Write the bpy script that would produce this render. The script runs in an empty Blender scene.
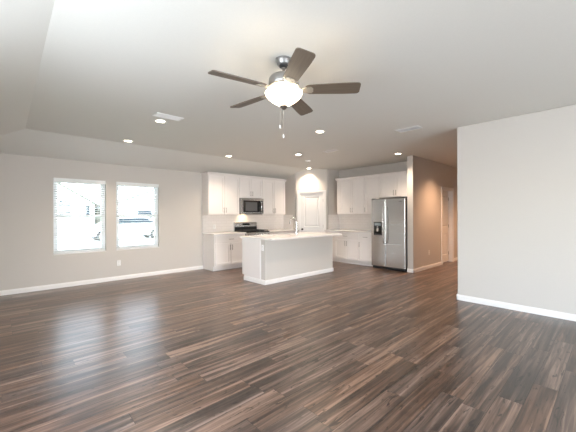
import bpy, bmesh, math, random
from mathutils import Vector, Matrix
PI = math.pi
random.seed(7)
S = bpy.context.scene
C = S.collection

# ------------------------------------------------------------------ camera
CAMH, YAW, ROLL, FPX, CY = 1.354, 0.8225, -0.0045, 304.98, 215.24
cam_d = bpy.data.cameras.new('camera'); cam = bpy.data.objects.new('camera', cam_d); C.objects.link(cam)
cam_d.sensor_width = 36.0; cam_d.lens = FPX / 576 * 36.0
cam_d.shift_y = -(216 - CY) / 576
cam_d.clip_start = 0.05; cam_d.clip_end = 400
fwd = Vector((math.cos(YAW), math.sin(YAW), 0)); rgt = Vector((math.sin(YAW), -math.cos(YAW), 0)); up = Vector((0, 0, 1))
cr, sr = math.cos(ROLL), math.sin(ROLL)
r2 = rgt * cr + up * sr
u2 = -rgt * sr + up * cr
M = Matrix((r2, u2, -fwd)).transposed().to_4x4()
M.translation = Vector((0, 0, CAMH))
cam.matrix_world = M
S.camera = cam

# ------------------------------------------------------------------ colour management, world, daylight
S.view_settings.view_transform = 'Standard'
S.view_settings.look = 'None'
S.view_settings.gamma = 1.0
S.view_settings.use_curve_mapping = False
S.view_settings.exposure = 0.15
try:
    S.cycles.use_denoising = True
    S.cycles.max_bounces = 10
    S.cycles.diffuse_bounces = 6
    S.cycles.sample_clamp_indirect = 8
except Exception:
    pass

world = bpy.data.worlds.new('overcast_sky'); S.world = world; world.use_nodes = True
wn = world.node_tree.nodes; wl = world.node_tree.links
bg = wn['Background']
sky = wn.new('ShaderNodeTexSky'); sky.sky_type = 'NISHITA'; sky.sun_disc = False
sky.sun_elevation = math.radians(50); sky.sun_rotation = math.radians(200)
mixw = wn.new('ShaderNodeMixRGB'); mixw.inputs[0].default_value = 0.9
mixw.inputs[2].default_value = (0.86, 0.93, 1.0, 1)
wl.new(sky.outputs[0], mixw.inputs[1]); wl.new(mixw.outputs[0], bg.inputs[0])
bg.inputs[1].default_value = 8.0

def area(name, loc, direction, sx, sy, power, col):
    l = bpy.data.lights.new(name, 'AREA'); l.shape = 'RECTANGLE'; l.size = sx; l.size_y = sy
    l.energy = power; l.color = col
    o = bpy.data.objects.new(name, l); C.objects.link(o); o.location = loc
    o.rotation_euler = Vector(direction).to_track_quat('-Z', 'Y').to_euler()
    return o
# added daylight fill, at assumed openings in the unseen left and rear walls
area('left_fill_light', (-0.50, 1.6, 1.45), (1, 0, 0), 2.4, 1.4, 17, (0.74, 0.87, 1.0))
area('rear_fill_light', (1.7, -4.38, 1.1), (0, 1, 0), 2.9, 2.0, 185, (0.86, 0.93, 1.0))
WARM = (1.0, 0.80, 0.62)
WARM_HALL = (1.0, 0.58, 0.34)
CAN_W = 108
HALL_W = 210
FAN_W = 13

# ------------------------------------------------------------------ materials
MATS = {}
def mat(name, col, rough=0.5, metal=0.0, spec=0.5, bump=None, emit=None):
    m = bpy.data.materials.new(name); m.use_nodes = True
    nt = m.node_tree; b = nt.nodes['Principled BSDF']
    b.inputs['Base Color'].default_value = (*col, 1)
    b.inputs['Roughness'].default_value = rough
    b.inputs['Metallic'].default_value = metal
    b.inputs['Specular IOR Level'].default_value = spec
    # slight procedural variation of the colour
    tc = nt.nodes.new('ShaderNodeTexCoord'); n = nt.nodes.new('ShaderNodeTexNoise')
    n.inputs['Scale'].default_value = 3.0 if not bump else bump[0]
    n.inputs['Detail'].default_value = 3
    nt.links.new(tc.outputs['Object'], n.inputs['Vector'])
    hs = nt.nodes.new('ShaderNodeHueSaturation'); hs.inputs['Color'].default_value = (*col, 1)
    mr = nt.nodes.new('ShaderNodeMapRange'); mr.inputs['To Min'].default_value = 0.97; mr.inputs['To Max'].default_value = 1.03
    nt.links.new(n.outputs['Fac'], mr.inputs['Value']); nt.links.new(mr.outputs[0], hs.inputs['Value'])
    nt.links.new(hs.outputs[0], b.inputs['Base Color'])
    if bump:
        bp = nt.nodes.new('ShaderNodeBump'); bp.inputs['Strength'].default_value = bump[1]; bp.inputs['Distance'].default_value = bump[2]
        nt.links.new(n.outputs['Fac'], bp.inputs['Height']); nt.links.new(bp.outputs[0], b.inputs['Normal'])
    if emit:
        b.inputs['Emission Color'].default_value = (*emit[0], 1); b.inputs['Emission Strength'].default_value = emit[1]
    MATS[name] = m
    return m

mat('wall_paint', (0.580, 0.545, 0.505), 0.75, bump=(120, 0.08, 0.002))
mat('ceiling_paint', (0.68, 0.67, 0.63), 0.85, bump=(90, 0.10, 0.002))
mat('trim_white', (0.82, 0.80, 0.78), 0.40)
mat('cabinet_white', (0.80, 0.76, 0.735), 0.35)
mat('door_white', (0.80, 0.78, 0.76), 0.42)
mat('kick_shadow', (0.30, 0.27, 0.25), 0.6)
mat('quartz', (0.80, 0.765, 0.74), 0.22, bump=(60, 0.0, 0.001))
mat('nickel', (0.30, 0.27, 0.25), 0.32, 1.0)
mat('chrome', (0.78, 0.78, 0.79), 0.14, 1.0)
mat('bronze', (0.05, 0.04, 0.035), 0.35, 0.8)
mat('black_gloss', (0.008, 0.008, 0.009), 0.12)
mat('black_matte', (0.02, 0.02, 0.021), 0.5)
mat('cast_iron', (0.018, 0.018, 0.02), 0.45)
mat('plate_white', (0.84, 0.83, 0.81), 0.35)
mat('slot_dark', (0.10, 0.10, 0.10), 0.6)
mat('vinyl_white', (0.84, 0.86, 0.87), 0.35)
mat('blind_white', (0.82, 0.83, 0.82), 0.45)
mat('vent_white', (0.80, 0.79, 0.77), 0.4)
mat('vent_dark', (0.05, 0.05, 0.05), 0.7)
mat('fan_pewter', (0.36, 0.35, 0.34), 0.38, 0.85)
mat('fan_cream', (0.36, 0.32, 0.26), 0.35, 0.2)
mat('led_white', (0.9, 0.9, 0.85), 0.4, emit=((1.0, 0.95, 0.85), 0.0))
mat('lamp_lens', (0.9, 0.85, 0.75), 0.4, emit=((1.0, 0.88, 0.70), 14.0))
mat('bowl_glass', (0.92, 0.88, 0.80), 0.25, emit=((1.0, 0.84, 0.62), 4.5))
mat('hood_lamp', (0.9, 0.85, 0.75), 0.4, emit=((1.0, 0.80, 0.55), 8.0))
mat('display_ink', (0.25, 0.30, 0.32), 0.3)
mat('concrete', (0.62, 0.60, 0.57), 0.9, bump=(8, 0.1, 0.01))
mat('lawn', (0.40, 0.46, 0.30), 0.95, bump=(30, 0.4, 0.02))
mat('siding', (0.74, 0.72, 0.69), 0.8)
mat('siding_tan', (0.66, 0.60, 0.52), 0.8)
mat('shingle', (0.11, 0.105, 0.10), 0.9, bump=(12, 0.4, 0.02))
mat('house_glass', (0.02, 0.03, 0.045), 0.3, spec=0.2)
mat('car_white', (0.78, 0.79, 0.80), 0.2)
mat('tyre', (0.02, 0.02, 0.02), 0.7)

def steel(name, col, rough):
    m = bpy.data.materials.new(name); m.use_nodes = True; nt = m.node_tree; b = nt.nodes['Principled BSDF']
    b.inputs['Metallic'].default_value = 1.0; b.inputs['Base Color'].default_value = (*col, 1)
    tc = nt.nodes.new('ShaderNodeTexCoord'); mp = nt.nodes.new('ShaderNodeMapping'); n = nt.nodes.new('ShaderNodeTexNoise')
    mp.inputs['Scale'].default_value = (1, 1, 40); n.inputs['Scale'].default_value = 1.0; n.inputs['Detail'].default_value = 4
    nt.links.new(tc.outputs['Object'], mp.inputs[0]); nt.links.new(mp.outputs[0], n.inputs['Vector'])
    mr = nt.nodes.new('ShaderNodeMapRange'); mr.inputs['To Min'].default_value = rough - .01; mr.inputs['To Max'].default_value = rough + .01
    nt.links.new(n.outputs['Fac'], mr.inputs['Value']); nt.links.new(mr.outputs[0], b.inputs['Roughness'])
    MATS[name] = m
steel('stainless', (0.64, 0.635, 0.63), 0.27)
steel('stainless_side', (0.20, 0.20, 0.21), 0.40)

def glass_mat():
    m = bpy.data.materials.new('window_glass'); m.use_nodes = True; nt = m.node_tree
    for n in list(nt.nodes):
        if n.type != 'OUTPUT_MATERIAL': nt.nodes.remove(n)
    out = nt.nodes[0]
    tr = nt.nodes.new('ShaderNodeBsdfTransparent'); tr.inputs[0].default_value = (0.95, 0.97, 0.97, 1)
    gl = nt.nodes.new('ShaderNodeBsdfGlossy'); gl.inputs['Roughness'].default_value = 0.02
    fr = nt.nodes.new('ShaderNodeFresnel'); fr.inputs[0].default_value = 1.45
    mx = nt.nodes.new('ShaderNodeMixShader')
    nt.links.new(fr.outputs[0], mx.inputs[0]); nt.links.new(tr.outputs[0], mx.inputs[1]); nt.links.new(gl.outputs[0], mx.inputs[2])
    nt.links.new(mx.outputs[0], out.inputs[0])
    MATS['window_glass'] = m
glass_mat()

def tile_mat():
    m = bpy.data.materials.new('subway_tile'); m.use_nodes = True; nt = m.node_tree; b = nt.nodes['Principled BSDF']
    tc = nt.nodes.new('ShaderNodeTexCoord'); sp = nt.nodes.new('ShaderNodeSeparateXYZ'); cb = nt.nodes.new('ShaderNodeCombineXYZ')
    ad = nt.nodes.new('ShaderNodeMath'); ad.operation = 'ADD'
    nt.links.new(tc.outputs['Object'], sp.inputs[0]); nt.links.new(sp.outputs[0], ad.inputs[0]); nt.links.new(sp.outputs[1], ad.inputs[1])
    nt.links.new(ad.outputs[0], cb.inputs[0]); nt.links.new(sp.outputs[2], cb.inputs[1])
    br = nt.nodes.new('ShaderNodeTexBrick'); br.inputs['Scale'].default_value = 1.0
    br.inputs['Brick Width'].default_value = 0.152; br.inputs['Row Height'].default_value = 0.076; br.inputs['Mortar Size'].default_value = 0.0018
    br.inputs['Color1'].default_value = (0.80, 0.76, 0.73, 1); br.inputs['Color2'].default_value = (0.78, 0.74, 0.71, 1); br.inputs['Mortar'].default_value = (0.66, 0.61, 0.57, 1)
    nt.links.new(cb.outputs[0], br.inputs['Vector']); nt.links.new(br.outputs['Color'], b.inputs['Base Color'])
    b.inputs['Roughness'].default_value = 0.2
    MATS['subway_tile'] = m
tile_mat()

def floor_mat():
    m = bpy.data.materials.new('vinyl_plank'); m.use_nodes = True; nt = m.node_tree; N = nt.nodes; L = nt.links
    b = N['Principled BSDF']
    def math_(op, a, bb=None, c=None):
        n = N.new('ShaderNodeMath'); n.operation = op
        for i, v in enumerate((a, bb, c)):
            if v is None: continue
            if isinstance(v, (int, float)): n.inputs[i].default_value = v
            else: L.new(v, n.inputs[i])
        return n.outputs[0]
    tc = N.new('ShaderNodeTexCoord'); sp = N.new('ShaderNodeSeparateXYZ'); L.new(tc.outputs['Object'], sp.inputs[0])
    x, y = sp.outputs[0], sp.outputs[1]
    PW, PL = 0.152, 1.22
    yr = math_('DIVIDE', y, PW); row = math_('FLOOR', yr); fy = math_('SUBTRACT', yr, row)
    w1 = N.new('ShaderNodeTexWhiteNoise'); w1.noise_dimensions = '1D'; L.new(row, w1.inputs['W'])
    xr = math_('ADD', math_('DIVIDE', x, PL), math_('MULTIPLY', w1.outputs['Value'], 7.3)); col = math_('FLOOR', xr); fx = math_('SUBTRACT', xr, col)
    cb = N.new('ShaderNodeCombineXYZ'); L.new(row, cb.inputs[0]); L.new(col, cb.inputs[1])
    w2 = N.new('ShaderNodeTexWhiteNoise'); w2.noise_dimensions = '2D'; L.new(cb.outputs[0], w2.inputs['Vector'])
    pid = w2.outputs['Value']
    def noise(sx, sy, off, detail, dist=0.0, rough=0.55):
        v = N.new('ShaderNodeCombineXYZ')
        L.new(math_('MULTIPLY_ADD', x, sx, math_('MULTIPLY', pid, off)), v.inputs[0])
        L.new(math_('MULTIPLY', y, sy), v.inputs[1]); L.new(math_('MULTIPLY', pid, off * 1.7), v.inputs[2])
        n = N.new('ShaderNodeTexNoise'); n.inputs['Scale'].default_value = 1.0; n.inputs['Detail'].default_value = detail
        n.inputs['Distortion'].default_value = dist; n.inputs['Roughness'].default_value = rough
        L.new(v.outputs[0], n.inputs['Vector']); return n.outputs['Fac']
    g1 = noise(0.55, 13.0, 37.0, 3, 1.0)          # broad tonal streaks
    g2 = noise(2.0, 52.0, 91.0, 5, 0.5)         # fine grain
    g3 = noise(6.0, 30.0, 53.0, 2, 1.2)         # knots and dark checks
    t = math_('ADD', math_('MULTIPLY', g1, 1.6), math_('MULTIPLY', g2, 0.8))
    t = math_('ADD', t, math_('MULTIPLY', math_('SUBTRACT', pid, 0.5), 0.13))
    t = math_('SUBTRACT', t, 0.71)
    rp = N.new('ShaderNodeValToRGB'); L.new(t, rp.inputs[0]); e = rp.color_ramp.elements
    e[0].position = 0.22; e[0].color = (0.034, 0.023, 0.018, 1)
    e[1].position = 0.80; e[1].color = (0.270, 0.190, 0.150, 1)
    k = e.new(0.42); k.color = (0.074, 0.049, 0.038, 1)
    k = e.new(0.58); k.color = (0.132, 0.088, 0.068, 1)
    # grey-brown plank tints
    hs = N.new('ShaderNodeHueSaturation'); L.new(rp.outputs[0], hs.inputs['Color'])
    L.new(math_('MULTIPLY_ADD', w2.outputs['Color'], 0.45, 0.95), hs.inputs['Saturation'])
    mr = N.new('ShaderNodeMapRange'); L.new(g3, mr.inputs['Value']); mr.inputs['From Min'].default_value = 0.32; mr.inputs['From Max'].default_value = 0.39
    mr.inputs['To Min'].default_value = 0.30; mr.inputs['To Max'].default_value = 1.0
    # seams
    dy = math_('MULTIPLY', math_('MINIMUM', fy, math_('SUBTRACT', 1.0, fy)), PW)
    dx = math_('MULTIPLY', math_('MINIMUM', fx, math_('SUBTRACT', 1.0, fx)), PL)
    d = math_('MINIMUM', dx, dy)
    seam = N.new('ShaderNodeMapRange'); L.new(d, seam.inputs['Value']); seam.inputs['From Min'].default_value = 0.0006; seam.inputs['From Max'].default_value = 0.0030
    seam.inputs['To Min'].default_value = 0.35; seam.inputs['To Max'].default_value = 1.0
    mx = N.new('ShaderNodeMixRGB'); mx.blend_type = 'MULTIPLY'; mx.inputs[0].default_value = 1.0
    L.new(hs.outputs[0], mx.inputs[1]); L.new(math_('MULTIPLY', mr.outputs[0], seam.outputs[0]), mx.inputs[2])
    L.new(mx.outputs[0], b.inputs['Base Color'])
    L.new(math_('MULTIPLY_ADD', g2, 0.10, 0.26), b.inputs['Roughness'])
    b.inputs['Specular IOR Level'].default_value = 1.0
    bp = N.new('ShaderNodeBump'); bp.inputs['Strength'].default_value = 0.35; bp.inputs['Distance'].default_value = 0.002
    L.new(math_('ADD', math_('MULTIPLY', g2, 0.6), seam.outputs[0]), bp.inputs['Height']); L.new(bp.outputs[0], b.inputs['Normal'])
    MATS['vinyl_plank'] = m
floor_mat()

def blade_mat():
    m = bpy.data.materials.new('blade_wood'); m.use_nodes = True; nt = m.node_tree; b = nt.nodes['Principled BSDF']
    tc = nt.nodes.new('ShaderNodeTexCoord'); mp = nt.nodes.new('ShaderNodeMapping'); mp.inputs['Scale'].default_value = (3, 60, 3)
    n = nt.nodes.new('ShaderNodeTexNoise'); n.inputs['Scale'].default_value = 1.0; n.inputs['Detail'].default_value = 4
    nt.links.new(tc.outputs['Object'], mp.inputs[0]); nt.links.new(mp.outputs[0], n.inputs['Vector'])
    rp = nt.nodes.new('ShaderNodeValToRGB'); nt.links.new(n.outputs['Fac'], rp.inputs[0])
    rp.color_ramp.elements[0].color = (0.075, 0.058, 0.042, 1); rp.color_ramp.elements[1].color = (0.17, 0.130, 0.095, 1)
    nt.links.new(rp.outputs[0], b.inputs['Base Color']); b.inputs['Roughness'].default_value = 0.42
    MATS['blade_wood'] = m
blade_mat()

# ------------------------------------------------------------------ mesh helpers
class MB:
    def __init__(self): self.b = bmesh.new()
    def box(self, x0, x1, y0, y1, z0, z1):
        vs = [self.b.verts.new(p) for p in ((x0,y0,z0),(x1,y0,z0),(x1,y1,z0),(x0,y1,z0),(x0,y0,z1),(x1,y0,z1),(x1,y1,z1),(x0,y1,z1))]
        for f in ((3,2,1,0),(4,5,6,7),(0,1,5,4),(1,2,6,5),(2,3,7,6),(3,0,4,7)): self.b.faces.new([vs[i] for i in f])
        return self
    def prism(self, pts, z0, z1, axis='z'):
        """extrude a 2-D outline; axis z: (x,y); axis x: pts are (y,z); axis y: pts are (x,z)"""
        def P(p, t):
            return {'z': (p[0], p[1], t), 'x': (t, p[0], p[1]), 'y': (p[0], t, p[1])}[axis]
        a = [self.b.verts.new(P(p, z0)) for p in pts]; c = [self.b.verts.new(P(p, z1)) for p in pts]
        n = len(pts)
        self.b.faces.new(a[::-1]); self.b.faces.new(c)
        for i in range(n): self.b.faces.new((a[i], a[(i+1)%n], c[(i+1)%n], c[i]))
        return self
    def lathe(self, prof, cx=0, cy=0, seg=32, cap=True):
        rings = []
        for r, z in prof:
            rings.append([self.b.verts.new((cx + r*math.cos(2*PI*i/seg), cy + r*math.sin(2*PI*i/seg), z)) for i in range(seg)])
        for a, c in zip(rings, rings[1:]):
            for i in range(seg): self.b.faces.new((a[i], a[(i+1)%seg], c[(i+1)%seg], c[i]))
        if cap:
            self.b.faces.new(rings[0][::-1]); self.b.faces.new(rings[-1])
        return self
    def tube(self, pts, r, seg=10):
        pts = [Vector(p) for p in pts]; rings = []
        prev = None
        for i, p in enumerate(pts):
            t = (pts[min(i+1, len(pts)-1)] - pts[max(i-1, 0)]).normalized()
            ref = prev if prev is not None else (Vector((0,0,1)) if abs(t.z) < .9 else Vector((1,0,0)))
            n = (ref - t * ref.dot(t)).normalized(); prev = n; bn = t.cross(n)
            rr = r[i] if isinstance(r, (list, tuple)) else r
            rings.append([self.b.verts.new(p + (n*math.cos(2*PI*k/seg) + bn*math.sin(2*PI*k/seg))*rr) for k in range(seg)])
        for a, c in zip(rings, rings[1:]):
            for k in range(seg): self.b.faces.new((a[k], a[(k+1)%seg], c[(k+1)%seg], c[k]))
        self.b.faces.new(rings[0][::-1]); self.b.faces.new(rings[-1])
        return self
    def cyl(self, p0, p1, r, seg=20): return self.tube([p0, p1], r, seg)
    def build(self, name, m, parent=None, bevel=0.0, smooth=False, loc=None, rot=None):
        bmesh.ops.recalc_face_normals(self.b, faces=self.b.faces)
        me = bpy.data.meshes.new(name); self.b.to_mesh(me); self.b.free()
        if smooth:
            for p in me.polygons: p.use_smooth = True
        me.materials.append(MATS[m])
        o = bpy.data.objects.new(name, me); C.objects.link(o)
        if parent: o.parent = parent
        if loc: o.location = loc
        if rot: o.rotation_euler = rot
        if bevel:
            bv = o.modifiers.new('bevel', 'BEVEL'); bv.width = bevel; bv.segments = 2; bv.limit_method = 'ANGLE'; bv.angle_limit = math.radians(50)
        if smooth:
            es = o.modifiers.new('edge', 'EDGE_SPLIT'); es.split_angle = math.radians(40)
        return o

def tag(o, label, cat, group=None, kind=None):
    o['label'] = label; o['category'] = cat
    if group: o['group'] = group
    if kind: o['kind'] = kind
    return o
def thing(name, label, cat, loc=(0,0,0), rz=0.0, group=None):
    o = bpy.data.objects.new(name, None); C.objects.link(o); o.location = loc; o.rotation_euler = (0,0,rz); o.empty_display_size = .1
    return tag(o, label, cat, group)
def struct(o, label, cat):
    return tag(o, label, cat, kind='structure')
def copy_tree(o, parent=None):
    c = o.copy(); C.objects.link(c); c.parent = parent
    for ch in list(o.children): copy_tree(ch, c)
    return c

# ------------------------------------------------------------------ key dimensions (metres)
CE = 2.74                     # ceiling
YA = 7.173                    # window / range wall face
XL = -0.58                    # left wall face
XR, YRE = 5.278, 1.727        # right partition face and its end
YH, XHE = 3.219, 6.962        # hallway wall face and its end cap
XB = 7.66                     # refrigerator wall face
YB = -4.5                     # rear wall face
XF = 11.2                     # far end of hallway
P1, P2 = (6.464, 6.619), (7.119, 5.912)   # pantry diagonal ends
WIN = [(0.665, 1.531), (1.719, 2.603)]; WZ0, WZ1 = 0.635, 2.08

# ------------------------------------------------------------------ room shell
struct(MB().box(XL-.3, XF+.2, YB-.3, YA+.15, -0.12, 0).build('floor', 'vinyl_plank'), 'dark brown grey wood-look plank floor', 'floor')

# ceiling: flat field with sloping margins along the window wall and the left wall
m = MB(); b = m.b
XC, YC, ZL = 0.24, 6.352, 2.44
def V(*p): return b.verts.new(p)
XE, YE = XF+.2, YA+.15
zl = ZL - (.15)*(CE-ZL)/(YA-YC)
xl0 = XL-.15
f1 = [V(XC, YB-.2, CE), V(XE, YB-.2, CE), V(XE, YC, CE), V(XC, YC, CE)]
s1 = [V(xl0, YE, zl), V(XE, YE, zl)]
s2 = V(xl0, YB-.2, zl)
T = [V(xl0, YB-.2, 3.0), V(XE, YB-.2, 3.0), V(XE, YE, 3.0), V(xl0, YE, 3.0)]
b.faces.new(f1); b.faces.new((f1[3], f1[2], s1[1], s1[0])); b.faces.new((f1[0], f1[3], s1[0], s2))
b.faces.new(T); b.faces.new((s2, f1[0], f1[1], T[1], T[0])); b.faces.new((f1[1], f1[2], s1[1], T[2], T[1]))
b.faces.new((s1[1], s1[0], T[3], T[2])); b.faces.new((s1[0], s2, T[0], T[3]))
struct(m.build('ceiling', 'ceiling_paint'), 'painted ceiling, flat in the middle and sloping down to the window wall', 'ceiling')

def wall_x(y0, y1, x0, x1, z1, holes=()):
    """wall running in x with rectangular holes (xa, xb, za, zb) sorted by xa"""
    m = MB(); x = x0
    for xa, xb, za, zb in holes:
        m.box(x, xa, y0, y1, 0, z1)
        if za > 0: m.box(xa, xb, y0, y1, 0, za)
        m.box(xa, xb, y0, y1, zb, z1); x = xb
    m.box(x, x1, y0, y1, 0, z1)
    bmesh.ops.remove_doubles(m.b, verts=m.b.verts, dist=1e-5)
    return m
struct(wall_x(YA, YA+.15, XL-.15, XF, 2.46, [(a, c, WZ0, WZ1) for a, c in WIN]).build('wall_window', 'wall_paint'), 'greige wall with two blinded windows and kitchen range cabinets', 'wall')
m = MB().box(XL-.15, XL, YB-.15, .35, 0, 2.46).box(XL-.15, XL, 2.85, YA, 0, 2.46).box(XL-.15, XL, .35, 2.85, 0, .7).box(XL-.15, XL, .35, 2.85, 2.2, 2.46)
struct(m.build('wall_left', 'wall_paint'), 'greige wall at the far left, outside the picture', 'wall')
struct(wall_x(YB-.15, YB, XL, XR+.12, CE+.02, [(.2, 3.2, 0, 2.1)]).build('wall_rear', 'wall_paint'), 'greige wall behind the viewer with an opening added for the fill light', 'wall')
m = MB().box(XR, XR+.12, YB, YRE, 0, CE)
struct(m.build('wall_right', 'wall_paint', bevel=.012), 'light greige partition wall on the right side', 'wall')
struct(MB().box(XR+.12, XF, .55, .67, 0, CE).build('wall_hall_right', 'wall_paint'), 'greige wall on the hidden side of the hallway', 'wall')
struct(MB().box(XF, XF+.12, .55, YA, 0, CE).build('wall_hall_end', 'wall_paint'), 'greige wall closing the hallway', 'wall')
HD = (8.69, 9.43)
struct(wall_x(YH, YH+.145, XHE, XF, CE, [(HD[0], HD[1], 0, 2.04)]).build('wall_hall_left', 'wall_paint', bevel=.010), 'warm lit greige hallway wall beside the refrigerator', 'wall')
struct(MB().box(XB, XB+.12, YH+.145, YA, 0, CE).build('wall_refrigerator', 'wall_paint'), 'greige wall behind the refrigerator and right hand cabinets', 'wall')

# pantry: two short returns and a diagonal wall with the door
struct(MB().box(P1[0], P1[0]+.1, P1[1]+.04, YA, 0, CE).build('wall_pantry_left', 'wall_paint'), 'short greige pantry return wall beside the range run', 'wall')
struct(MB().box(P2[0]+.04, XB, P2[1], P2[1]+.1, 0, CE).build('wall_pantry_right', 'wall_paint'), 'short greige pantry return wall beside the right cabinets', 'wall')
dx, dy = P2[0]-P1[0], P2[1]-P1[1]; DL = math.hypot(dx, dy); DA = math.atan2(dy, dx)
PD = (DL/2-.36, DL/2+.36)
m = wall_x(0, .1, 0, DL, CE, [(PD[0], PD[1], 0, 2.04)])
struct(m.build('wall_pantry', 'wall_paint', loc=(P1[0], P1[1], 0), rot=(0, 0, DA)), 'greige diagonal pantry wall lit by a ceiling light', 'wall')

# ------------------------------------------------------------------ baseboards
BH, BT = 0.085, 0.015
def base_prof(y0):  # stepped profile standing off a face
    return [(y0, 0), (y0-BT, 0), (y0-BT, BH-.025), (y0-BT*.6, BH-.012), (y0-BT*.6, BH-.004), (y0, BH)]
struct(MB().prism(base_prof(YA), XL, 3.695, 'x').build('baseboard_window_wall', 'trim_white'), 'white baseboard under the two windows', 'baseboard')
m = MB().prism([(XR - (p[0]) , p[1]) for p in base_prof(0)][::1] and [(XR-BT,0),(XR-BT,BH-.025),(XR-BT*.6,BH-.012),(XR-BT*.6,BH-.004),(XR,BH),(XR,0)], YB, YRE+BT, 'y')
m.box(XR-BT, XR+.12+BT, YRE, YRE+BT, 0, BH-.02).box(XR-BT*.6, XR+.12+BT*.6, YRE, YRE+BT*.6, BH-.02, BH)
struct(m.build('baseboard_right_wall', 'trim_white'), 'white baseboard along the right partition wall', 'baseboard')
m = MB()
m.prism(base_prof(YH), XHE-BT, HD[0]-.07, 'x').prism(base_prof(YH), HD[1]+.07, XF, 'x')
m.box(XHE-BT, XHE, YH-BT, YH+.145, 0, BH-.02).box(XHE-BT*.6, XHE, YH-BT*.6, YH+.145, BH-.02, BH)
struct(m.build('baseboard_hall', 'trim_white'), 'white baseboard along the hallway wall and its end', 'baseboard')
struct(MB().box(XL, XL+BT, YB, YA-BT, 0, BH).build('baseboard_left_wall', 'trim_white'), 'white baseboard of the left wall', 'baseboard')
m = MB().box(0, PD[0]-.062, -BT, 0, 0, BH).box(PD[1]+.062, DL, -BT, 0, 0, BH)
struct(m.build('baseboard_pantry', 'trim_white', loc=(P1[0], P1[1], 0), rot=(0,0,DA)), 'white baseboard beside the pantry door', 'baseboard')

# ------------------------------------------------------------------ doors
def panel_door(parent, w, h, recess, hinge_right=True, knob='bronze'):
    """casing + two-panel slab in a hole 0..w; face at y=0, slab set back by recess"""
    cw = .062
    m = MB().box(-cw, 0, -.018, 0, 0, h+cw).box(w, w+cw, -.018, 0, 0, h+cw).box(0, w, -.018, 0, h, h+cw)
    m.box(-cw-.006, -cw+.012, -.024, 0, 0, h+cw).box(w+cw-.012, w+cw+.006, -.024, 0, 0, h+cw).box(-cw-.006, w+cw+.006, -.024, 0, h+cw-.012, h+cw+.006)
    m.build('door_casing', 'trim_white', parent)
    m = MB().box(-.001, .014, -.004, .1, 0, h).box(w-.014, w+.001, -.004, .1, 0, h).box(.014, w-.014, -.004, .1, h-.014, h)
    m.build('door_jamb', 'trim_white', parent)
    a0, a1, z0, z1 = .017, w-.017, .008, h-.017; st = .115
    mid0, mid1 = .82, 1.00
    y0, y1 = recess, recess+.035
    m = MB()
    m.box(a0, a0+st, y0, y1, z0, z1).box(a1-st, a1, y0, y1, z0, z1)
    for za, zb in ((z0, z0+.20), (mid0, mid1), (z1-.115, z1)): m.box(a0+st, a1-st, y0, y1, za, zb)
    for za, zb in ((z0+.20, mid0), (mid1, z1-.115)):
        m.box(a0+st, a1-st, y0+.022, y1, za, zb)
        def rect(i, y): return [m.b.verts.new(p) for p in ((a0+st+i, y, za+i), (a1-st-i, y, za+i), (a1-st-i, y, zb-i), (a0+st+i, y, zb-i))]
        rings = [rect(0, y0), rect(.022, y0+.018), rect(.030, y0+.018), rect(.062, y0+.004)]
        for q, w_ in zip(rings, rings[1:]):
            for i in range(4): m.b.faces.new((q[i], q[(i+1)%4], w_[(i+1)%4], w_[i]))
        m.b.faces.new(rings[-1])
    slab = m.build('door_slab', 'door_white', parent)
    kx = a0+.06 if hinge_right else a1-.06
    k = MB(); k.b.free(); k.b = bmesh.new()
    k.cyl((kx, y0-.008, .93), (kx, y0, .93), .030).cyl((kx, y0-.045, .93), (kx, y0-.008, .93), .010)
    k.tube([(kx, y0-.040, .93), (kx, y0-.046, .93), (kx, y0-.062, .93), (kx, y0-.070, .93)], [.012, .024, .026, .014], 20)
    o = k.build('door_knob', knob, slab, smooth=True); o['label'] = 'dark round knob'
    hx = a1 if hinge_right else a0
    for z in (.25, 1.02, 1.80):
        MB().cyl((hx+(.004 if hinge_right else -.004), y0-.004, z-.045), (hx+(.004 if hinge_right else -.004), y0-.004, z+.045), .007, 10).build('hinge', 'nickel', slab)
root = struct(thing('door_1', '', 'door', (P1[0]+math.cos(DA)*PD[0], P1[1]+math.sin(DA)*PD[0], 0), DA), 'white two-panel pantry door in the diagonal wall', 'door')
panel_door(root, PD[1]-PD[0], 2.04, .012)
root = struct(thing('door_2', '', 'door', (HD[0], YH, 0), 0), 'white panelled door recessed in the warm hallway wall', 'door')
panel_door(root, HD[1]-HD[0], 2.04, .095)

# ------------------------------------------------------------------ windows with blinds
def make_window(n, x0, x1, label):
    root = struct(thing('window_%d' % n, '', 'window', (x0, YA, WZ0)), label, 'window')
    w, h = x1-x0, WZ1-WZ0; fr = .035; yo = .075
    m = MB().box(0, fr, yo, yo+.07, 0, h).box(w-fr, w, yo, yo+.07, 0, h).box(fr, w-fr, yo, yo+.07, 0, fr).box(fr, w-fr, yo, yo+.07, h-fr, h)
    m.build('window_frame', 'vinyl_white', root)
    mid = h*.497
    for nm, za, zb, yy in (('upper_sash', mid-.028, h-fr, yo+.035), ('lower_sash', fr, mid+.028, yo+.005)):
        s = .038
        m = MB().box(fr, fr+s, yy, yy+.028, za, zb).box(w-fr-s, w-fr, yy, yy+.028, za, zb).box(fr+s, w-fr-s, yy, yy+.028, za, za+s).box(fr+s, w-fr-s, yy, yy+.028, zb-s, zb)
        sash = m.build(nm, 'vinyl_white', root)
        MB().box(fr+s, w-fr-s, yy+.011, yy+.016, za+s, zb-s).build('window_pane', 'window_glass', sash)
    MB().box(-.001, w+.001, -.004, .075, -.012, .003).build('window_sill', 'trim_white', root, bevel=.004)
    return root
make_window(1, *WIN[0], 'single-hung white window nearer the left edge')
make_window(2, *WIN[1], 'single-hung white window nearer the kitchen')

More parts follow.
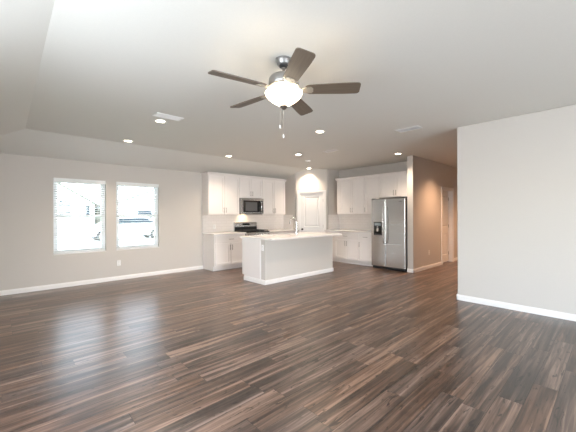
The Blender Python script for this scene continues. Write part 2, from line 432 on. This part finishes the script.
def make_blind(x0, x1, label):
    w = x1-x0-.016; h = WZ1-WZ0
    root = thing('window_blind', label, 'blind', (x0+.008, YA+.034, WZ0+.004), 0, None)
    MB().box(0, w, -.032, .026, h-.066, h-.006).box(-.004, w+.004, -.038, -.032, h-.078, h-.004).build('valance', 'blind_white', root, bevel=.002)
    m = MB(); n = 31; z0, z1 = .045, h-.09
    for i in range(n):
        z = z0+(z1-z0)*i/(n-1); a = math.radians(-11); d = .0240
        y0, y1 = -d*math.cos(a), d*math.cos(a); s = d*math.sin(a)
        m.prism([(y0, z-s), (y1, z+s), (y1, z+s+.0028), (0, z+.0045), (y0, z-s+.0028)], .002, w-.002, 'x')
    m.build('slats', 'blind_white', root)
    MB().box(0, w, -.025, .025, .006, .028).build('bottom_rail', 'blind_white', root, bevel=.003)
    for x in (.13, w-.13):
        m = MB().box(x-.001, x+.001, -.026, -.0245, .02, h-.07).box(x-.001, x+.001, .0245, .026, .02, h-.07)
        m.build('ladder_cord', 'blind_white', root)
    MB().cyl((.085, -.042, h-.09), (.085, -.044, h-.75), .0035, 8).build('tilt_wand', 'blind_white', root)
    return root
make_blind(*WIN[0], 'white horizontal slat blind in the left window')
make_blind(*WIN[1], 'white horizontal slat blind in the right window, nearer the kitchen')

# ------------------------------------------------------------------ cabinets
def pull(parent, x, y, z, L=.13, vertical=True):
    m = MB(); r = .0055
    if vertical:
        m.cyl((x, y-.028, z-L/2), (x, y-.028, z+L/2), r, 10)
        for s in (-1, 1): m.cyl((x, y, z+s*L*.36), (x, y-.028, z+s*L*.36), r*.8, 8)
    else:
        m.cyl((x-L/2, y-.028, z), (x+L/2, y-.028, z), r, 10)
        for s in (-1, 1): m.cyl((x+s*L*.36, y, z), (x+s*L*.36, y-.028, z), r*.8, 8)
    return m.build('handle', 'nickel', parent, smooth=True)
def shaker(parent, nm, x0, x1, z0, z1, yf, rail=.057):
    """door or drawer front standing proud of the carcass face y=yf"""
    t = .019; m = MB(); g = .0045; x0 += g; x1 -= g; z0 += g; z1 -= g
    m.box(x0, x0+rail, yf-t, yf, z0, z1).box(x1-rail, x1, yf-t, yf, z0, z1)
    m.box(x0+rail, x1-rail, yf-t, yf, z0, z0+rail).box(x0+rail, x1-rail, yf-t, yf, z1-rail, z1)
    m.box(x0+rail, x1-rail, yf-t+.012, yf, z0+rail, z1-rail)
    return m.build(nm, 'cabinet_white', parent)
def slab(parent, nm, x0, x1, z0, z1, yf):
    g = .0022
    return MB().box(x0+g, x1-g, yf-.019, yf, z0+g, z1-g).build(nm, 'cabinet_white', parent, bevel=.002)

def upper(loc, rz, w, z0, z1, depth, doors, label, group, fill=(0, 0)):
    root = thing('wall_cabinet', label, 'cabinet', (loc[0], loc[1], z0), rz, group)
    h = z1-z0
    MB().box(0, w, -depth+.019, -.002, 0, h).build('cabinet_body', 'cabinet_white', root)
    for xa, xb, side in doors:
        d = shaker(root, 'cabinet_door', xa, xb, .004, h-.03, -depth+.019)
        px = xb-.032 if side == 'r' else xa+.032
        pull(d, px, -depth, .12)
    return root
UZ0, UZ1 = 1.372, 2.40
RB = -PI/2
A = (0, YA)
upper((3.68, YA), 0, .91, UZ0, UZ1, .333, [(0, .455, 'r'), (.455, .91, 'l')], 'tall white double-door wall cabinet left of the microwave', 'wall cabinets')
upper((4.592, YA), 0, .768, 1.828, UZ1, .333, [(0, .384, 'r'), (.384, .768, 'l')], 'short white double-door wall cabinet directly above the microwave', 'wall cabinets')
upper((5.362, YA), 0, .88, UZ0, UZ1, .333, [(0, .44, 'r'), (.44, .88, 'l')], 'tall white double-door wall cabinet right of the microwave', 'wall cabinets')
upper((XB, 5.68), RB, .95, UZ0, UZ1, .40, [(.12, .535, 'r'), (.535, .95, 'l')], 'tall white double-door wall cabinet beside the pantry', 'wall cabinets')
upper((XB, 4.728), RB, .456, UZ0, UZ1, .40, [(0, .456, 'l')], 'narrow white single-door wall cabinet left of the refrigerator', 'wall cabinets')
upper((XB, 4.270), RB, .895, 1.80, UZ1, .40, [(0, .4475, 'r'), (.4475, .895, 'l')], 'short white double-door wall cabinet above the refrigerator', 'wall cabinets')
# crown moulding runs
def crown(name, x0, x1, depth, loc, rz, label, ends):
    z0, z1 = -.03, .035
    m = MB(); a = -depth-.004
    m.prism([(-depth, z0), (a, z0), (a-.006, z0+.02), (a-.022, z1-.02), (a-.030, z1-.012), (a-.030, z1), (-.002, z1), (-.002, 0.002), (-depth, 0.002)], x0-(.03 if ends[0] else 0), x1+(.03 if ends[1] else 0), 'x')
    o = m.build(name, 'cabinet_white'); o.location = loc; o.rotation_euler = (0, 0, rz)
    return tag(o, label, 'moulding')
crown('crown_moulding', 3.68, 6.242, .333, (0, YA, UZ1), 0, 'white crown moulding along the tops of the cabinets over the range', (1, 1))
crown('crown_moulding', 0, 2.30, .40, (XB, 5.68, UZ1), RB, 'white crown moulding along the tops of the cabinets by the refrigerator', (1, 0))

def base(loc, rz, w, doors, drawers, label, group, depth=.59, kick=.09):
    root = thing('base_cabinet', label, 'cabinet', (loc[0], loc[1], 0), rz, group)
    yf = -depth+.019
    MB().box(0, w, yf, -.002, .115, .880).build('cabinet_body', 'cabinet_white', root)
    MB().box(0, w, yf+.070, -.002, 0, .115).build('toe_kick', 'cabinet_white', root)
    for xa, xb, side in doors:
        d = shaker(root, 'cabinet_door', xa, xb, .125, .668, yf)
        px = xb-.032 if side == 'r' else xa+.032
        pull(d, px, yf-.019, .56)
    for xa, xb in drawers:
        d = slab(root, 'drawer', xa, xb, .690, .862, yf)
        pull(d, (xa+xb)/2, yf-.019, .765, .14, False)
    return root
base((3.70, YA), 0, .895, [(0.02, .455, 'r'), (.455, .895, 'l')], [(.02, .895)], 'white base cabinet left of the gas range, with one wide drawer', 'base cabinets')
base((5.365, YA), 0, 1.095, [(0, .45, 'r'), (.45, .9, 'l')], [(0, .9)], 'white base cabinet right of the gas range, half hidden by the island', 'base cabinets')
base((XB, 5.905), RB, 1.175, [(.345, .765, 'r'), (.765, 1.173, 'l')], [(.345, 1.173)], 'white double-door base cabinet against the pantry wall', 'base cabinets', depth=.68)
base((XB, 4.728), RB, .440, [(0, .438, 'l')], [(0, .438)], 'narrow white single-door base cabinet beside the refrigerator', 'base cabinets', depth=.68)

# worktops
def top(x0, x1, y0, y1, loc, rz, label):
    o = MB().box(x0, x1, y0, y1, .881, .914).build('countertop', 'quartz', bevel=.004)
    o.location = loc; o.rotation_euler = (0, 0, rz); return tag(o, label, 'countertop')
top(3.665, 4.598, -.62, -.010, (0, YA, 0), 0, 'pale quartz countertop left of the gas range')
top(5.362, 6.455, -.62, -.010, (0, YA, 0), 0, 'pale quartz countertop right of the gas range')
top(0, 1.625, -.71, -.010, (XB, 5.903, 0), RB, 'pale quartz countertop beside the refrigerator')

# backsplash tiles (fixed to the walls)
m = MB().box(3.68, P1[0], YA-.008, YA, .916, 1.368)
struct(m.build('trim_1', 'subway_tile'), 'cream subway tile backsplash behind the range', 'backsplash')
m = MB().box(P1[0]-.008, P1[0], P1[1]+.12, YA-.008, .916, 1.368)
struct(m.build('trim_2', 'subway_tile'), 'cream subway tile backsplash returning on the pantry wall', 'backsplash')
m = MB().box(XB-.008, XB, 4.275, P2[1], .916, 1.368).box(P2[0]+.02, XB-.008, P2[1]-.008, P2[1], .916, 1.368)
struct(m.build('trim_3', 'subway_tile'), 'cream subway tile backsplash left of the refrigerator', 'backsplash')

# ------------------------------------------------------------------ gas range
root = thing('gas_range', 'stainless gas range with black grates under the microwave', 'stove', (4.602, YA-.012, 0))
w = .756; yf = -.64
MB().box(0, w, yf+.03, -.03, .09, .905).box(.03, w-.03, yf+.08, -.06, 0, .09).build('range_body', 'stainless_side', root)
MB().box(-.002, w+.002, yf, -.05, .905, .928).build('cooktop', 'black_gloss', root, bevel=.004)
MB().prism([(-.002, .905), (-.060, .905), (-.060, .93), (-.050, .955), (-.050, 1.135), (-.040, 1.165), (-.002, 1.165)], 0, w, 'x').build('backguard', 'stainless', root)
MB().box(.006, w-.006, -.063, -.049, .93, 1.035).build('backguard_vent', 'black_matte', root)
MB().box(.27, .50, -.056, -.049, 1.075, 1.135).build('clock_display', 'black_gloss', root)
for k, (gx0, gx1) in enumerate(((.02, .25), (.263, .493), (.506, .736))):
    m = MB(); ya, yb = yf+.05, -.09; t = .006; z0, z1 = .940, .958
    for x in (gx0, gx1): m.box(x-t, x+t, ya, yb, z0, z1)
    for y in (ya, yb, (ya+yb)/2): m.box(gx0+t, gx1-t, y-t, y+t, z0, z1)
    m.box((gx0+gx1)/2-t, (gx0+gx1)/2+t, ya+t, (ya+yb)/2-t, z0, z1).box((gx0+gx1)/2-t, (gx0+gx1)/2+t, (ya+yb)/2+t, yb-t, z0, z1)
    for q in (.27, .73):
        y = ya+(yb-ya)*q
        m.box(gx0+t, (gx0+gx1)/2-t, y-t, y+t, z0, z1).box((gx0+gx1)/2+t, gx1-t, y-t, y+t, z0, z1)
    for x in (gx0, gx1):
        for y in (ya+t, yb-t): m.box(x-t, x+t, y-t, y+t, .928, z0)
    m.build('burner_grate', 'cast_iron', root)
for x, y in ((.135, -.49), (.135, -.22), (.378, -.355), (.62, -.49), (.62, -.22)):
    MB().lathe([(.052, .928), (.052, .934), (.036, .936), (.034, .944), (.010, .945)], x, y, 20).build('burner', 'black_matte', root)
MB().prism([(yf, .77), (yf+.03, .77), (yf+.03, .905), (yf+.012, .905), (yf, .88)], 0, w, 'x').build('control_panel', 'stainless', root)
for i in range(5):
    x = .09+i*.144
    MB().tube([(x, yf, .83), (x, yf-.012, .83), (x, yf-.030, .83)], [.024, .021, .018], 16).build('knob', 'stainless', root)
d = MB().box(.004, w-.004, yf, yf+.028, .235, .76).build('oven_door', 'stainless', root, bevel=.004)
MB().box(.11, w-.11, yf-.003, yf, .33, .63).build('oven_window', 'black_gloss', d)
MB().cyl((.06, yf-.045, .70), (w-.06, yf-.045, .70), .012, 14).box(.075, .095, yf-.04, yf, .69, .71).box(w-.095, w-.075, yf-.04, yf, .69, .71).build('handle', 'stainless', d)
MB().box(.004, w-.004, yf, yf+.028, .095, .228).build('storage_drawer', 'stainless', root, bevel=.004)

# ------------------------------------------------------------------ microwave
root = thing('microwave', 'stainless over-range microwave below the short cabinet', 'microwave', (4.596, YA-.004, 1.392))
w, h, yf = .762, .426, -.385
MB().box(0, w, yf+.03, 0, .012, h).box(.02, w-.02, yf+.06, -.02, 0, .012).build('microwave_body', 'black_matte', root)
m = MB().box(.004, .112, yf, yf+.029, .012, h-.004) ; m.b.free(); m.b = bmesh.new()
m.box(.002, .075, yf, yf+.029, .046, h-.058).box(.002, w-.002, yf, yf+.029, .014, .046).box(.002, w-.002, yf, yf+.029, h-.058, h-.002)
m.box(w-.03, w-.002, yf, yf+.029, .046, h-.058)
door = m.build('microwave_door', 'stainless', root)
MB().box(.077, w-.125, yf+.004, yf+.028, .048, h-.060).build('microwave_window', 'black_gloss', door)
MB().box(.15, w-.22, yf+.0015, yf+.004, .085, h-.10).build('window_mesh', 'slot_dark', door)
MB().box(w-.122, w-.032, yf+.003, yf+.028, .048, h-.060).build('control_panel', 'black_gloss', root)
m = MB().tube([(w-.105, yf-.002, .075), (w-.105, yf-.028, .095), (w-.105, yf-.040, .16), (w-.105, yf-.043, h/2), (w-.105, yf-.040, h-.17), (w-.105, yf-.028, h-.105), (w-.105, yf-.002, h-.085)], .012, 12)
m.build('handle', 'chrome', door, smooth=True)
for i in range(4):
    for j in range(1):
        MB().box(w-.080, w-.045, yf+.0015, yf+.003, .075+.045*i, .095+.045*i).build('button_row', 'display_ink', root)
MB().box(w-.083, w-.042, yf+.0015, yf+.003, h-.115, h-.085).build('clock_display', 'display_ink', root)
MB().box(.16, .26, -.22, -.16, -.002, 0).build('cooktop_lamp', 'hood_lamp', root)
l = bpy.data.lights.new('cooktop_lamp_light', 'AREA'); l.size = .1; l.energy = 1.6; l.color = (1, .72, .42)
o = bpy.data.objects.new('cooktop_lamp_light', l); C.objects.link(o); o.parent = root; o.location = (.30, -.14, -.006)

# ------------------------------------------------------------------ refrigerator
FW = .900
root = thing('refrigerator', 'stainless side-by-side refrigerator with black dispenser', 'refrigerator', (XB-.02, 4.272, 0), RB)
D = XB-.02-6.87; yb = -(D-.075)
MB().box(0, FW, yb, 0, .05, 1.735).box(.03, FW-.03, yb+.05, -.05, 0, .05).build('refrigerator_body', 'black_matte', root)
MB().box(.01, FW-.01, yb-.02, yb, .008, .062).build('base_grille', 'black_matte', root)
FS = .400
fl = MB().box(.003, FS-.004, -D, yb-.004, .072, 1.748)
dl = fl.build('freezer_door', 'stainless', root, bevel=.010)
dr = MB().box(FS+.004, FW-.003, -D, yb-.004, .072, 1.748).build('fresh_food_door', 'stainless', root, bevel=.010)
m = MB().box(.078, .300, -D-.004, -D+.0, .845, 1.175)
dp = m.build('dispenser', 'black_gloss', root, bevel=.003)
MB().box(.100, .278, -D-.0065, -D-.004, 1.085, 1.155).build('dispenser_display', 'display_ink', dp)
MB().box(.110, .268, -D-.030, -D-.004, .860, .872).build('drip_tray', 'stainless_side', dp)
MB().cyl((.19, -D-.010, 1.04), (.19, -D-.010, 1.065), .022, 16).build('dispenser_spout', 'chrome', dp)
MB().prism([(-D-.006, .93), (-D-.022, .94), (-D-.022, .985), (-D-.006, 1.02)], .165, .215, 'x').build('dispenser_paddle', 'chrome', dp)
for dd, hx in ((dl, FS-.038), (dr, FS+.040)):
    m = MB().tube([(hx, -D, .645), (hx, -D-.035, .665), (hx, -D-.052, .75), (hx, -D-.055, 1.1), (hx, -D-.052, 1.45), (hx, -D-.035, 1.535), (hx, -D, 1.555)], [.012, .013, .014, .014, .014, .013, .012], 12)
    m.build('handle', 'stainless', dd, smooth=True)
MB().box(FW-.155, FW-.075, -D-.0015, -D, 1.668, 1.682).build('maker_badge', 'slot_dark', dr)
for x in (.04, FW-.04): MB().box(x-.03, x+.03, -D+.02, yb+.06, 1.749, 1.765).build('hinge_cover', 'black_matte', root)

# ------------------------------------------------------------------ island
IX0, IX1 = 3.712, 5.79
root = thing('kitchen_island', 'kitchen island with greige front wall and white end panel', 'kitchen island', (IX0, 4.66, 0))
W = IX1-IX0
MB().box(0, W, 0, .145, 0, .880).build('knee_wall', 'wall_paint', root, bevel=.006)
m = MB().box(.0, W, .147, .745, .11, .740).box(.0, .02, .147, .745, .740, .880).box(W-.02, W, .147, .745, .740, .880).box(.02, W-.02, .725, .745, .740, .880).box(.02, W-.02, .147, .17, .740, .880)
m.box(0.0, W, .147, .67, 0, .11)
m.build('cabinet_body', 'cabinet_white', root)
MB().box(-.012, -.0005, .150, .760, .11, .880).box(-.012, -.0005, .150, .69, 0, .11).build('end_panel', 'cabinet_white', root)
m = MB().prism([(0, 0), (-BT, 0), (-BT, BH-.025), (-BT*.6, BH-.012), (-BT*.6, BH-.004), (0, BH)], -BT, W+BT, 'x')
m.box(-BT-.012, -.012, -BT, .69, 0, BH-.022).box(-BT*.6-.012, -.012, -BT*.6, .69, BH-.022, BH).box(-.012, -.0002, -BT, .1495, 0, BH)
m.box(W, W+BT, -BT, .145, 0, BH)
m.build('base_trim', 'trim_white', root)
MB().box(-.006, -.0005, .128, .149, BH, .880).build('corner_trim', 'trim_white', root)
for i, x in enumerate((.0, .6, 1.2)):
    d = None
for x0, x1 in ((.01, .45), (.45, .9), (.9, 1.35)):
    # doors on the working side
    t = .019; y0 = .747; y1 = y0+t; z0, z1 = .125, .865; r_ = .057; a, c = x0+.002, x1-.002
    m = MB().box(a, a+r_, y0, y1, z0, z1).box(c-r_, c, y0, y1, z0, z1).box(a+r_, c-r_, y0, y1, z0, z0+r_).box(a+r_, c-r_, y0, y1, z1-r_, z1).box(a+r_, c-r_, y0, y1-.008, z0+r_, z1-r_)
    m.build('cabinet_door', 'cabinet_white', root)
MB().box(1.36, W-.03, .747, .775, .125, .865).build('dishwasher_front', 'stainless', root, bevel=.004)
# island worktop with sink cut-out
SX0, SX1, SY0, SY1 = 4.30, 5.02, 5.02, 5.37
cx0, cx1, cy0, cy1 = IX0-.045, IX1+.035, 4.395, 5.46
m = MB()
rc = .035
pts_l = [(cx0+rc-rc*math.cos(t*PI/8), cy0+rc-rc*math.sin(t*PI/8)) for t in range(0, 5)]
m.prism([*pts_l, (SX0, cy0), (SX0, cy1), (cx0, cy1)], .881, .914)
pts_r = [(cx1-rc+rc*math.sin(t*PI/8), cy0+rc-rc*math.cos(t*PI/8)) for t in range(0, 5)]
m.prism([(SX1, cy0), *pts_r, (cx1, cy1), (SX1, cy1)], .881, .914)
m.box(SX0, SX1, cy0, SY0, .881, .914).box(SX0, SX1, SY1, cy1, .881, .914)
bmesh.ops.remove_doubles(m.b, verts=m.b.verts, dist=1e-5)
tag(m.build('island_countertop', 'quartz'), 'pale quartz countertop on the kitchen island', 'countertop')
m = MB(); t = .004
m.box(SX0-.01, SX0+t, SY0-.01, SY1+.01, .75, .880).box(SX1-t, SX1+.01, SY0-.01, SY1+.01, .75, .880)
m.box(SX0+t, SX1-t, SY0-.01, SY0+t, .75, .880).box(SX0+t, SX1-t, SY1-t, SY1+.01, .75, .880).box(SX0-.01, SX1+.01, SY0-.01, SY1+.01, .744, .75)
root = thing('kitchen_sink', 'stainless undermount sink set in the island countertop', 'sink', (0, 0, 0))
m.build('sink_basin', 'stainless', root)
MB().lathe([(.045, .750), (.045, .754), (.030, .753), (.010, .7525)], (SX0+SX1)/2, (SY0+SY1)/2, 20).build('drain', 'chrome', root)
fx, fy = 4.86, 4.955
root = thing('faucet', 'chrome high-arc pull-down faucet on the island countertop', 'faucet', (fx, fy, .914))
MB().lathe([(.028, 0), (.028, .006), (.022, .012), (.019, .05), (.017, .09)], 0, 0, 20).build('faucet_base', 'chrome', root, smooth=True)
pts = [(0, 0, .08), (0, 0, .27)]
for i in range(1, 11):
    a = PI*i/12; pts.append((-.018*(1-math.cos(a)), .085*(1-math.cos(a)), .27+.105*math.sin(a)))
sp_ = MB().tube(pts, .0125, 14).build('spout', 'chrome', root, smooth=True)
e = Vector(pts[-1])
MB().tube([e+Vector((0, -.002, .008)), e+Vector((-.002, .006, -.03)), e+Vector((-.004, .014, -.085))], [.015, .017, .019], 14).build('spray_head', 'nickel', sp_, smooth=True)
MB().tube([(.016, 0, .055), (.04, 0, .062), (.085, -.005, .10)], [.008, .007, .006], 10).build('lever', 'bronze', root, smooth=True)

# ------------------------------------------------------------------ wall plates
def outlet(loc, rz, label, parent_h=.115, switch=False):
    """plate on a face, local face at y=0 looking to -y"""
    root = thing('light_switch' if switch else 'power_outlet', label, 'switch' if switch else 'outlet', loc, rz, 'wall plates')
    MB().box(-.036, .036, -.006, 0, -.058, .058).build('cover_plate', 'plate_white', root, bevel=.003)
    for z in (-.024, .024):
        s = MB().box(-.017, .017, -.0085, -.006, z-.015, z+.015).build('socket', 'plate_white', root, bevel=.002)
        MB().box(-.009, -.006, -.0092, -.0085, z-.005, z+.007).box(.006, .009, -.0092, -.0085, z-.005, z+.007).cyl((0, -.0085, z-.009), (0, -.0092, z-.009), .003, 8).build('slots', 'slot_dark', s)
    return root
outlet((1.765, YA-.0005, .36), 0, 'white power outlet on the wall below the right window')
outlet((7.835, YH-.0005, .40), 0, 'white power outlet low on the hallway wall')
outlet((4.02, YA-.0085, 1.06), 0, 'white power outlet on the backsplash left of the range')
outlet((IX0-.0005, 4.732, .715), RB, 'white power outlet on the end of the island')

# ------------------------------------------------------------------ ceiling fixtures
CANS = [((1.672, 4.531), 'recessed ceiling light touching the rectangular vent, left of the fan'),
        ((1.669, 6.125), 'recessed ceiling light nearest the window wall'),
        ((3.826, 6.142), 'recessed ceiling light above the tall left range cabinet'),
        ((4.919, 4.937), 'recessed ceiling light above the island, beside the smoke detector'),
        ((6.599, 6.186), 'recessed ceiling light right in front of the pantry wall'),
        ((3.834, 3.340), 'recessed ceiling light just right of the ceiling fan'),
        ((6.546, 3.371), 'recessed ceiling light in front of the refrigerator'),
        ((7.95, 2.45), 'recessed ceiling light in the hallway behind the partition wall'),
        ((10.2, 2.0), 'added unseen recessed light at the far end of the hallway')]  # extra lamp out of view, added to warm and brighten the hallway wall
def make_can(x, y, label):
    root = thing('recessed_light', label, 'ceiling light', (x, y, CE), 0, 'recessed ceiling lights')
    MB().lathe([(.060, -.001), (.064, -.007), (.088, -.006), (.092, -.001)], 0, 0, 28, cap=False).build('trim_ring', 'trim_white', root)
    MB().lathe([(.0605, -.0045), (.0605, -.001)], 0, 0, 28).build('lamp_lens', 'lamp_lens', root)
    return root
proto = None
for (x, y), label in CANS:
    if proto is None:
        proto = o = make_can(x, y, label)
    else:
        o = copy_tree(proto); o.location = (x, y, CE); o['label'] = label
    l = bpy.data.lights.new('recessed_lamp', 'SPOT'); l.energy = HALL_W if x > 7 else CAN_W; l.color = WARM_HALL if x > 7 else WARM; l.spot_size = math.radians(125); l.spot_blend = 1.0; l.shadow_soft_size = .05
    lo = bpy.data.objects.new('recessed_lamp', l); C.objects.link(lo); lo.location = (x, y, CE-.03)

def make_vent(x, y, w, d, rz, label, cat='vent'):
    root = thing('ceiling_vent', label, cat, (x, y, CE), rz, 'ceiling vents')
    f = .022
    m = MB().box(-w/2, w/2, -d/2, -d/2+f, -.010, 0).box(-w/2, w/2, d/2-f, d/2, -.010, 0).box(-w/2, -w/2+f, -d/2+f, d/2-f, -.010, 0).box(w/2-f, w/2, -d/2+f, d/2-f, -.010, 0)
    m.build('vent_frame', 'vent_white', root, bevel=.002)
    MB().box(-w/2+f, w/2-f, -d/2+f, d/2-f, -.0015, 0).build('duct_opening', 'vent_dark', root)
    m = MB(); n = 7
    for i in range(n):
        y0 = -d/2+f+(d-2*f)*(i+.5)/n
        m.prism([(y0-.003, -.003), (y0-.002, -.002), (y0+.004, -.009), (y0+.003, -.010)], -w/2+f, w/2-f, 'x')
    m.build('louvres', 'vent_white', root)
    return root
make_vent(1.68, 4.255, .38, .17, 0, 'white ceiling vent beside the recessed light, left of the fan')
make_vent(4.785, 2.28, .38, .18, PI/2, 'white ceiling vent near the partition wall')
make_vent(5.15, 4.19, .32, .16, PI/2, 'white ceiling vent above the kitchen, between the recessed lights')
root = thing('smoke_detector', 'small round white smoke detector on the ceiling before the pantry', 'smoke detector', (5.64, 5.32, CE))
MB().lathe([(.065, 0), (.065, -.018), (.055, -.030), (.030, -.036)], 0, 0, 28).build('detector_case', 'plate_white', root, smooth=True)
MB().lathe([(.012, -.0355), (.012, -.039)], 0.02, 0, 12).build('test_button', 'slot_dark', root)

# ------------------------------------------------------------------ ceiling fan
FX, FY = 1.825, 2.014
fan = thing('ceiling_fan', 'five-blade ceiling fan with lit frosted glass bowl and pull chains', 'ceiling fan', (FX, FY, CE))
MB().lathe([(.074, 0), (.074, -.010), (.066, -.016), (.058, -.046), (.052, -.052), (.030, -.053)], 0, 0, 36).build('canopy', 'fan_pewter', fan, smooth=True)
MB().lathe([(.040, -.0535), (.038, -.066), (.026, -.074)], 0, 0, 28).build('hanger_cover', 'black_matte', fan, smooth=True)
MB().lathe([(.021, -.070), (.019, -.085), (.0125, -.088), (.0125, -.135), (.024, -.138), (.024, -.150)], 0, 0, 20).build('downrod', 'nickel', fan, smooth=True)
MB().lathe([(.030, -.140), (.075, -.146), (.118, -.158), (.132, -.178), (.135, -.225), (.128, -.238)], 0, 0, 44).build('motor_housing', 'fan_pewter', fan, smooth=True)
MB().lathe([(.129, -.238), (.137, -.243), (.137, -.254), (.120, -.262), (.080, -.268), (.074, -.300), (.062, -.302)], 0, 0, 44).build('switch_housing', 'fan_cream', fan, smooth=True)
slot = None
for i in range(14):
    if slot is None:
        slot = q = MB().prism([(.088, -.006), (.112, -.009), (.112, .009), (.088, .006)], -.270, -.2625).build('vent_slot', 'slot_dark', fan)
    else:
        q = slot.copy(); C.objects.link(q); q.parent = fan
    q.rotation_euler = (0, 0, 2*PI*i/14)
# glass bowl: open-topped shell
prof = [(.160, -.292), (.167, -.300), (.162, -.315), (.146, -.338), (.122, -.360), (.090, -.383), (.058, -.402), (.032, -.412), (.012, -.415)]
inner = [(r-.004 if r > .02 else r, z+.004) for r, z in prof][::-1]
MB().lathe(prof+inner, 0, 0, 44, cap=False).build('glass_bowl', 'bowl_glass', fan, smooth=True)
MB().lathe([(.006, -.30), (.006, -.41), (.034, -.412), (.037, -.420), (.026, -.430), (.020, -.440), (.008, -.446)], 0, 0, 24).build('finial', 'nickel', fan, smooth=True)
for i, (a, zz) in enumerate(((2.0, -.585), (5.0, -.670))):
    px, py = .012*math.cos(a)*1.2, .012*math.sin(a)*1.2
    # offset of the chains along the picture's horizontal
    px, py = (-.034*math.sin(YAW), .034*math.cos(YAW)) if i == 0 else (-.004*math.sin(YAW), .004*math.cos(YAW))
    c = MB().cyl((px, py, -.425), (px, py, zz), .0019, 6).build('pull_chain', 'fan_cream', fan)
    MB().lathe([(.002, zz+.004), (.006, zz), (.007, zz-.018), (.003, zz-.028)], px, py, 12).build('chain_fob', 'trim_white', c, smooth=True)
blade0 = None
for k in range(5):
    a = 4.2125 - 2*PI*k/5
    if blade0 is None:
        m = MB(); N = 14; outl = []
        def hw(r):
            s = (r-.20)/.47
            return .060+.014*min(1, s*1.4)
        rr = [.195+.475*i/N for i in range(N+1)]
        upper_side = [(r, hw(r)) for r in rr]
        # rounded tip corners
        upper_side = [(r, h_) for r, h_ in upper_side if r < .65]
        tip = [(.652, .072), (.664, .064), (.671, .050)]
        pts = [(.195, .045)] + upper_side[1:] + tip + [(x, -y) for x, y in tip[::-1]] + [(x, -y) for x, y in upper_side[1:][::-1]] + [(.195, -.045)]
        m.prism(pts, -.004, .004)
        bmesh.ops.rotate(m.b, verts=m.b.verts, cent=(0, 0, 0), matrix=Matrix.Rotation(math.radians(-13), 3, 'X'))
        blade0 = bl = m.build('blade', 'blade_wood', fan)
        im = MB()
        im.prism([(.10, -.018), (.155, -.013), (.20, -.040), (.245, -.040), (.262, -.022), (.262, .022), (.245, .040), (.20, .040), (.155, .013), (.10, .018)], -.0105, -.0055)
        for sx, sy in ((.215, .024), (.215, -.024), (.245, 0)): im.lathe([(.006, -.014), (.006, -.0105)], sx, sy, 8)
        bmesh.ops.rotate(im.b, verts=im.b.verts, cent=(0, 0, 0), matrix=Matrix.Rotation(math.radians(-13), 3, 'X'))
        ir = im.build('blade_iron', 'fan_cream', bl)
    else:
        bl = blade0.copy(); C.objects.link(bl); bl.parent = fan
        c = ir.copy(); C.objects.link(c); c.parent = bl
    bl.location = (0, 0, -.272); bl.rotation_euler = (0, 0, a)
l = bpy.data.lights.new('fan_lamp', 'POINT'); l.energy = FAN_W; l.color = (1.0, .80, .56); l.shadow_soft_size = .05
lo = bpy.data.objects.new('fan_lamp', l); C.objects.link(lo); lo.parent = fan; lo.location = (0, 0, -.34)

# ------------------------------------------------------------------ outdoors seen through the blinds
struct(MB().box(-60, 80, YA+.16, 90, -.30, -.20).build('ground_lawn', 'lawn'), 'grass outside the windows', 'ground')
struct(MB().box(-60, 80, 19.6, 25.2, -.20, -.17).build('street', 'concrete'), 'pale street outside the windows', 'street')
def house(loc, w, d, h, rise, wm, wins, label):
    root = thing('neighbour_house', label, 'house', loc)
    MB().box(0, w, 0, d, 0, h).prism([(0, h), (w, h), (w/2, h+rise)], .02, d-.02, 'y').build('house_walls', wm, root)
    ov = .45; t = .12
    sl = rise/(w/2)
    m = MB().prism([(-ov, h-ov*sl), (w/2, h+rise), (w/2, h+rise+t), (-ov, h-ov*sl+t)], -ov, d+ov, 'y')
    m.prism([(w+ov, h-ov*sl), (w/2, h+rise), (w/2, h+rise+t), (w+ov, h-ov*sl+t)], -ov, d+ov, 'y')
    m.build('house_roof', 'shingle', root)
    for x0, x1, z0, z1 in wins:
        f = MB().box(x0-.08, x1+.08, -.05, -.005, z0-.08, z1+.08).build('house_window', 'vinyl_white', root)
        MB().box(x0, x1, -.07, -.05, z0, z1).build('window_pane', 'house_glass', f)
    return root
house((.3, 34, -.2), 6.0, 9, 2.7, 1.9, 'siding', [(3.25, 4.1, 1.4, 2.9), (5.0, 5.6, 1.6, 2.6)], 'pale neighbouring house with gable roof behind the left blind')
house((7.0, 33.5, -.2), 9.0, 9, 2.3, 1.9, 'siding', [(.5, 1.2, 1.2, 2.2), (3.0, 4.4, .9, 2.1)], 'pale neighbouring house with low gable roof behind the right blind')

car = thing('parked_car', 'white car parked on the street, glimpsed through the blinds', 'car', (4.3, 21.9, -.17))
prof = [(-.9, .28), (-.92, .62), (-.85, .86), (.0, .98), (.75, 1.45), (2.5, 1.50), (3.55, 1.05), (3.95, 1.0), (4.05, .6), (4.0, .28)]
MB().prism(prof, -.88, .88, 'y').build('car_body', 'car_white', car, bevel=.06)
MB().prism([(.22, 1.02), (.82, 1.38), (2.42, 1.42), (3.2, 1.06)], -.90, -.885, 'y').prism([(.22, 1.02), (.82, 1.38), (2.42, 1.42), (3.2, 1.06)], .885, .90, 'y').build('side_windows', 'house_glass', car)
for x in (0, 3.1):
    for y in (-.82, .82):
        wv = MB().cyl((x, y-.10, .33), (x, y+.10, .33), .33, 24).build('wheel', 'tyre', car)
        s = -1 if y < 0 else 1
        MB().cyl((x, y+s*.10, .33), (x, y+s*.112, .33), .19, 20).build('hubcap', 'nickel', wv)
